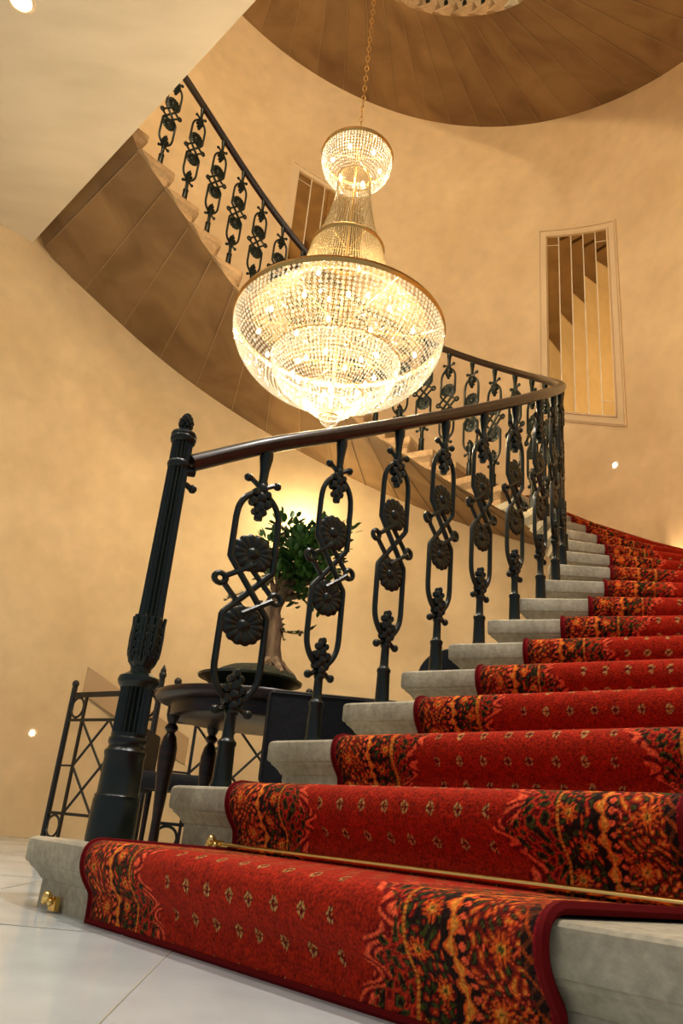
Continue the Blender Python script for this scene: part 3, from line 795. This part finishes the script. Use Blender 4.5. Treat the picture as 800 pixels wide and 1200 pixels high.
    while z < HT - Z0 - 0.02:
        L_ = 0.062; w = 0.014; vert = []
        for t in np.linspace(0, 2 * PI, 13)[:-1]:
            x = w * math.cos(t); zz = (L_ / 2) * math.sin(t) * 1.0 + z + L_ / 2
            vert.append((x, 0, zz) if i % 2 == 0 else (0, x, zz))
        ch.tube(vert, 0.0036, 6, closed=True, up=Vector((0, 1, 0)) if i % 2 == 0 else Vector((1, 0, 0))); z += L_ - 0.010; i += 1
    c_ = ch.build('chain', 'gilt', root); m2.build('hook', 'gilt', root)
    m3 = MB(); m3.lathe([(0.10, HT - Z0 - 0.001), (0.095, HT - Z0 - 0.03), (0.03, HT - Z0 - 0.07)], 24); m3.build('ceiling_rose', 'gilt', root)
chandelier()

# ------------------------------------------------------------------ hall downlights, seen and added, and small wall spots
def downlight(x, y, label, power, seen=True):
    root = empty('ceiling_downlight', (x, y, 4.97)); tag(root, label, 'downlight', None)
    m = MB(); m.lathe([(0.085, -0.001), (0.085, -0.008), (0.07, -0.012), (0.062, -0.004)], 32); m.f = m.f[:-2]; m.mi = m.mi[:-2]; m.build('trim_ring', 'trim', root)
    m = MB(); m.lathe([(0.062, -0.006), (0.062, -0.004)], 32); m.build('lamp_lens', 'downlight_glow', root)
    ld = bpy.data.lights.new('downlight_beam', 'SPOT'); ld.energy = power; ld.color = (1.0, 0.94, 0.86); ld.spot_size = math.radians(110); ld.spot_blend = 0.8; ld.shadow_soft_size = 0.06
    lo = bpy.data.objects.new('downlight_beam', ld); COL.objects.link(lo); lo.parent = root; lo.location = (0, 0, -0.03)
downlight(-2.35, 3.51, 'bright recessed downlight in the cream ceiling at the top left corner', 130)
downlight(-0.9, 1.3, 'added unseen downlight in the cream ceiling above the first step and newel', 190)  # from here on: unseen downlights added to light the steps and hall
downlight(0.55, 1.58, 'added unseen downlight in the cream ceiling right above the runner', 420)
downlight(-2.8, 1.2, 'added unseen downlight in the cream ceiling over the hall floor', 130)

def wall_spot(ang_deg, z, label, power=3.0):
    p = pol(ang_deg, WR - 0.004); root = empty('wall_spotlight', (*p, z), math.radians(ang_deg)); tag(root, label, 'spotlight', None)
    M = Matrix.Rotation(-PI / 2, 3, 'Y')
    m = MB(); m.lathe([(0.020, 0), (0.020, 0.006), (0.012, 0.009), (0.010, 0.004)], 20, M=M); m.f = m.f[:-2]; m.mi = m.mi[:-2]; m.build('bezel', 'brass', root)
    m = MB(); m.lathe([(0.0125, 0.004), (0.0125, 0.007)], 20, M=M); m.build('lens', 'led', root)
wall_spot(132.2, 0.764, 'tiny bright wall spotlight low on the left wall')
wall_spot(113.2, 0.428, 'tiny bright wall spotlight seen between newel post and iron railing')
wall_spot(36.8, 3.405, 'tiny bright wall spotlight below the right mirror niche')
def uplight(ang_deg, z, label, power, off=0.10):
    p = pol(ang_deg, WR - 0.03); root = empty('wall_uplight', (*p, z), math.radians(ang_deg)); tag(root, label, 'uplight', None)
    m = MB(); m.lathe([(0.030, -0.04), (0.036, -0.02), (0.036, 0.02), (0.030, 0.03)], 20); m.build('lamp_body', 'trim', root)
    m = MB(); m.lathe([(0.028, 0.031), (0.024, 0.038)], 20); m.build('lens', 'downlight_glow', root)
    ld = bpy.data.lights.new('uplight_beam', 'POINT'); ld.energy = power; ld.color = (1.0, 0.80, 0.45); ld.shadow_soft_size = 0.03
    lo = bpy.data.objects.new('uplight_beam', ld); COL.objects.link(lo); lo.parent = root; lo.location = (-off, 0, 0.06)
uplight(94.2, 2.98, 'wall uplight glowing behind the bonsai tree', 17.0, 0.22)
uplight(27.5, 2.30, 'wall uplight just above the runner low on the right wall', 2.5, 0.12)

def fill_globe(x, y, z, label):  # unseen glowing globes, added to brighten the upper walls
    root = empty('added_fill_globe', (x, y, z)); tag(root, label, 'fill_light')
    m = MB(); m.blob((0, 0, 0), (0.15, 0.15, 0.15), seg=24, rings=14); m.build('globe', 'fill_glow', root)
    m = MB(); m.tube([(0, 0, 0.14), (0, 0, 4.97 + FLIGHT - z)], 0.008, 8); m.lathe([(0.05, 0.13), (0.05, 0.17), (0.02, 0.19)], 16); m.build('stem', 'gilt', root)
fill_globe(-1.45, 2.05, 7.5, 'added unseen fill globe over the first landing at its left side')
fill_globe(0.15, 0.95, 7.5, 'added unseen fill globe over the first landing at its right side')

# ------------------------------------------------------------------ iron safety railing at the back left
def screen(p0, p1, z1, label, finial, group):
    p0 = Vector((*p0, 0)); p1 = Vector((*p1, 0)); d = p1 - p0; L = d.length; root = empty('iron_barrier', p0, math.atan2(d.y, d.x))
    tag(root, label, 'barrier', None)
    for x, h in ((0, z1), (L, z1 + 0.03)):
        m = MB(); m.tube([(x, 0, 0), (x, 0, h)], 0.020, 8); m.blob((x, 0, h + 0.022), (0.026, 0.026, 0.028))
        if finial and x > 0: m.lathe([(0.014, h + .03), (0.020, h + .05), (0.003, h + .09)], 10, c=(x, 0, 0))
        m.build('post', 'blackiron', root)
    m = MB(); q_ = 0.16
    for z in (z1 - 0.06, z1 - 0.235, 0.20, 0.035): m.box((L / 2, 0, z), (L, 0.016, 0.036 if z > .9 else 0.019))
    for x in (q_, L - q_): m.box((x, 0, z1 / 2), (0.020, 0.016, z1 - 0.1))
    zm = 0.5 * (z1 - .235 + .2)
    for x in (0, L - q_): m.box((x + q_ / 2, 0, zm), (q_, 0.012, 0.012))
    m.build('rail_grid', 'blackiron', root)
    m = MB()
    cx = L / 2; zt = z1 - 0.235; zb = 0.20
    for a, b in (((q_, zt), (cx, zm)), ((q_, zb), (cx, zm)), ((L - q_, zt), (cx, zm)), ((L - q_, zb), (cx, zm)), ((q_, zm), (cx, zt)), ((q_, zm), (cx, zb)), ((L - q_, zm), (cx, zt)), ((L - q_, zm), (cx, zb))):
        m.tube([(a[0], 0, a[1]), (b[0], 0, b[1])], 0.009, 6)
    m.build('lattice', 'blackiron', root)
    for x in (q_ / 2, L - q_ / 2):
        for z in (z1 - 0.148, 0.118):
            m = MB(); m.tube([(x + 0.068 * math.cos(t), 0, z + 0.068 * math.sin(t)) for t in np.linspace(0, 2 * PI, 25)[:-1]], 0.009, 6, closed=True, up=Vector((0, 1, 0)))
            m.build('ring', 'blackiron', root)
    return root
screen((-1.797, 5.831), (-1.073, 5.279), 1.05, 'black wrought iron barrier with rings and lattice behind the newel post', True, None)
screen((-0.97, 5.30), (-0.10, 5.42), 1.05, 'black wrought iron barrier standing behind the round table', False, None)

# ------------------------------------------------------------------ round table
def table():
    root = empty('round_table', (-0.30, 3.75, 0)); tag(root, 'round dark wooden table with turned legs carrying the bonsai', 'table')
    m = MB(); m.lathe([(0.42, 0.715), (0.455, 0.722), (0.47, 0.735), (0.472, 0.748), (0.465, 0.76), (0.44, 0.765)], 72); m.build('tabletop', 'wood', root)
    m = MB(); m.lathe([(0.385, 0.655), (0.395, 0.66), (0.395, 0.716)], 64); m.build('apron', 'wood', root)
    for a in (188, 128, 8, -52):
        x, y = 0.375 * math.cos(math.radians(a)), 0.375 * math.sin(math.radians(a)); m = MB()
        m.lathe([(0.028, 0.0), (0.028, 0.07), (0.020, 0.085), (0.026, 0.10), (0.022, 0.13), (0.020, 0.22), (0.030, 0.36), (0.040, 0.47), (0.040, 0.52), (0.030, 0.565), (0.017, 0.585), (0.030, 0.60), (0.030, 0.61), (0.018, 0.625), (0.026, 0.64), (0.032, 0.66), (0.032, 0.70)], 20, c=(x, y, 0))
        m.build('leg', 'wood', root)
    m = MB()
    c = [Vector((0.375 * math.cos(math.radians(a)), 0.375 * math.sin(math.radians(a)), 0.10)) for a in (188, 128, 8, -52)]
    for i in range(4):
        a, b = c[i], c[(i + 1) % 4]; d = b - a; m.box((a + b) / 2, (d.length, 0.03, 0.035), Matrix.Rotation(math.atan2(d.y, d.x), 3, 'Z'))
    m.build('stretcher', 'wood', root)
table()

# ------------------------------------------------------------------ bonsai
def bonsai():
    bx, by, bz = -0.34, 3.62, 0.765
    root = empty('bonsai_tree', (bx, by, bz)); tag(root, 'leafy bonsai fig in a low dark green pot on the round table', 'plant')
    m = MB(); m.lathe([(0.14, 0.0), (0.15, 0.012), (0.17, 0.03), (0.205, 0.06), (0.235, 0.068), (0.238, 0.078), (0.222, 0.08), (0.20, 0.07)], 48); m.build('pot', 'pot', root)
    m = MB(); m.blob((0.03, 0, 0.085), (0.19, 0.19, 0.060), seg=24, rings=8)
    for k in range(26):
        a = random.uniform(0, 2 * PI); r = random.uniform(0.02, 0.17); m.blob((r * math.cos(a), r * math.sin(a), 0.095 - r * .12), (0.02, 0.02, 0.016), seg=6, rings=4)
    m.build('soil', 'moss', root)
    m = MB()
    trunk = catmull([(0.10, 0, 0.09), (0.09, 0.01, 0.16), (0.075, 0, 0.25), (0.07, 0.0, 0.33), (0.06, -0.01, 0.41), (0.12, 0, 0.52)], 6)
    rad = list(np.interp(np.linspace(0, 1, len(trunk)), [0, .1, .35, .6, .8, 1], [0.058, 0.050, 0.043, 0.050, 0.043, 0.022]))
    m.tube(trunk, rad, 12)
    trunk2 = catmull([(0.04, 0.02, 0.30), (0.01, 0.02, 0.38), (-0.01, 0.02, 0.45)], 5); m.tube(trunk2, 0.020, 8)
    for a, l in ((0.3, .14), (1.5, .10), (2.8, .15), (3.9, .12), (5.2, .16)):
        m.tube(catmull([(0.09, 0, 0.19), (0.09 + 0.06 * math.cos(a), 0.06 * math.sin(a), 0.145), (0.07 + l * math.cos(a), l * math.sin(a), 0.10)], 4), [0.022] * 4 + [0.016] * 4 + [0.006], 7)
    cl = [(-0.04, 0.0, 0.80, .07), (0.02, 0.02, 0.74, .08), (0.12, 0.0, 0.78, .075), (0.17, 0.02, 0.74, .06), (-0.09, 0.0, 0.66, .085), (0.05, -0.03, 0.66, .10), (0.13, 0.03, 0.64, .085), (-0.07, 0.03, 0.57, .08),
          (0.03, 0.0, 0.56, .10), (0.10, 0.02, 0.70, .10), (0.0, 0, 0.60, .09), (0.08, 0.0, 0.50, .10), (0.12, -0.02, 0.53, .09), (-0.04, -0.03, 0.49, .07), (0.05, 0.03, 0.46, .08), (0.14, 0.0, 0.45, .07), (0.21, 0.01, 0.80, .045), (0.0, 0.05, 0.68, .09)]
    cl = [(x * 1.2 + 0.125, y * 1.2, 0.84 + (z - 0.80) * 0.95, r * 1.0) for x, y, z, r in cl]
    for x, y, z, r in cl: m.tube(catmull([(0.08, 0, 0.46), (0.5 * (0.04 + x), y * .5, 0.5 * (0.46 + z)), (x, y, z)], 4), [0.012] * 4 + [0.008] * 4 + [0.004], 6)
    m.build('trunk', 'bark', root)
    m = MB()
    def leaf(p, dirv, l, w):
        d = Vector(dirv).normalized(); s_ = d.cross(Vector((random.uniform(-.5, .5), random.uniform(-.5, .5), 1))).normalized(); nn = s_.cross(d)
        p = Vector(p); m.add([p, p + d * l * .35 + s_ * w * .5 + nn * w * .12, p + d * l * .75 + s_ * w * .42 + nn * w * .1, p + d * l, p + d * l * .75 - s_ * w * .42 + nn * w * .1, p + d * l * .35 - s_ * w * .5 + nn * w * .12, p + d * l * .5],
                             [(0, 1, 6), (1, 2, 6), (2, 3, 6), (3, 4, 6), (4, 5, 6), (5, 0, 6)])
    for x, y, z, r in cl:
        for k in range(int(75 * (r / 0.08) ** 2)):
            v = Vector((random.gauss(0, 1), random.gauss(0, 1), random.gauss(0, .8))).normalized(); c = Vector((x, y, z)) + v * r * random.uniform(.35, 1.0)
            leaf(c, v + Vector((0, 0, 0.5)), random.uniform(0.036, 0.058), random.uniform(0.020, 0.028))
    # trailing sprigs
    sprigs = []
    for pts in ([(0.05, 0, 0.36), (0.12, -0.02, 0.31), (0.20, 0, 0.31), (0.26, 0, 0.34)], [(0.05, 0, 0.42), (0.10, 0, 0.36), (0.13, 0, 0.27)], [(0.04, 0, 0.36), (0.08, 0, 0.26), (0.12, 0, 0.20)], [(-.05, 0, 0.5), (-0.13, 0, 0.46), (-0.16, 0, 0.44)]):
        sp = catmull(pts, 5); sprigs.append(sp)
        for q_ in sp[2::1]:
            leaf(q_, (random.uniform(-1, 1), random.uniform(-1, 1), random.uniform(-.3, 1)), 0.026, 0.015); leaf(q_, (random.uniform(-1, 1), random.uniform(-1, 1), random.uniform(-.3, 1)), 0.026, 0.015)
    m.build('foliage', 'leaf', root, smooth=False)
    m2 = MB()
    for sp in sprigs: m2.tube(sp, 0.003, 5)
    m2.build('sprig', 'bark', root)
bonsai()

# ------------------------------------------------------------------ leather chairs
def rounded_slab(m, w, t, z0, z1, y, r=0.03, K=5):
    """upright padded slab in the xz plane, thickness t about y"""
    out = []
    for cx, cz, a0 in ((w / 2 - r, z1 - r, 0), (-w / 2 + r, z1 - r, PI / 2), (-w / 2 + r, z0 + r, PI), (w / 2 - r, z0 + r, 1.5 * PI)):
        for k in range(K + 1): a = a0 + PI / 2 * k / K; out.append((cx + r * math.cos(a), cz + r * math.sin(a)))
    cxm, czm = 0, (z0 + z1) / 2; L_ = len(out); vs = []
    lay = [(-t / 2, 0.92), (-t / 2 + t * .15, 0.985), (0, 1.0), (t / 2 - t * .15, 0.985), (t / 2, 0.92)]
    for yy, sc in lay:
        sx = 1 - (1 - sc) * 0.45; 
        for x, z in out: vs.append((x * sx, y + yy, czm + (z - czm) * sx))
    fs = [(i * L_ + k, i * L_ + (k + 1) % L_, (i + 1) * L_ + (k + 1) % L_, (i + 1) * L_ + k) for i in range(4) for k in range(L_)]
    fs += [tuple(range(L_)), tuple(reversed([4 * L_ + k for k in range(L_)]))]
    m.add(vs, fs)
def leather_chair(loc, rz, label, w=0.50, h=0.70, rad=0.03, group=None):
    root = empty('leather_chair', (*loc, 0), rz); tag(root, label, 'chair', group)
    m = MB(); rounded_slab(m, w, 0.06, 0.36 if rad < .1 else 0.50, h, -0.22, rad, 5 if rad < .1 else 10); m.build('backrest', 'leather', root)
    m = MB(); z0 = 0.37
    vs = m; rounded_slab(m, w, 0.09, -0.23, 0.22, 0.0, 0.04)
    m.v = [(x, -z, y + 0.42) for x, y, z in m.v]; m.build('seat', 'leather', root)
    for sx in (-1, 1):
        for y in (-0.2, 0.18):
            q_ = MB(); top = 0.38 if (y > 0 or rad < .1) else 0.56
            q_.lathe([(0.013, 0.0), (0.019, top)], 10, c=(sx * (w / 2 - 0.035), y, 0)); q_.build('leg', 'wood', root)
    if rad < .1:
        m = MB(); x = w / 2 - 0.012
        m.tube([(s * x, -0.252, z) for s, z in ((-1, 0.38), (-1, h - 0.02))], 0.003, 5); m.tube([(-x, -0.252, h - .014), (x, -0.252, h - .014)], 0.003, 5); m.build('piping', 'leather', root)
    return root
leather_chair((0.045, 3.18), 0.0, 'square backed black leather chair drawn up to the round table nearest the steps')
leather_chair((-0.80, 4.90), -PI / 2, 'square backed black leather chair seen edge on beyond the round table')
leather_chair((0.62, 3.66), math.radians(-20), 'black chair with rounded back peeping over the fifth stone step', w=0.30, h=1.03, rad=0.149)

# ------------------------------------------------------------------ world and render look
w = bpy.data.worlds.new('world'); scene.world = w; w.use_nodes = True
w.node_tree.nodes['Background'].inputs[0].default_value = (0.84, 0.92, 1.0, 1); w.node_tree.nodes['Background'].inputs[1].default_value = 0.38
scene.view_settings.view_transform = 'Standard'; scene.view_settings.look = 'None'; scene.view_settings.gamma = 1.0
scene.view_settings.use_curve_mapping = False; scene.view_settings.exposure = 0.22
scene.cycles.use_denoising = True
scene.cycles.max_bounces = 8; scene.cycles.transparent_max_bounces = 24
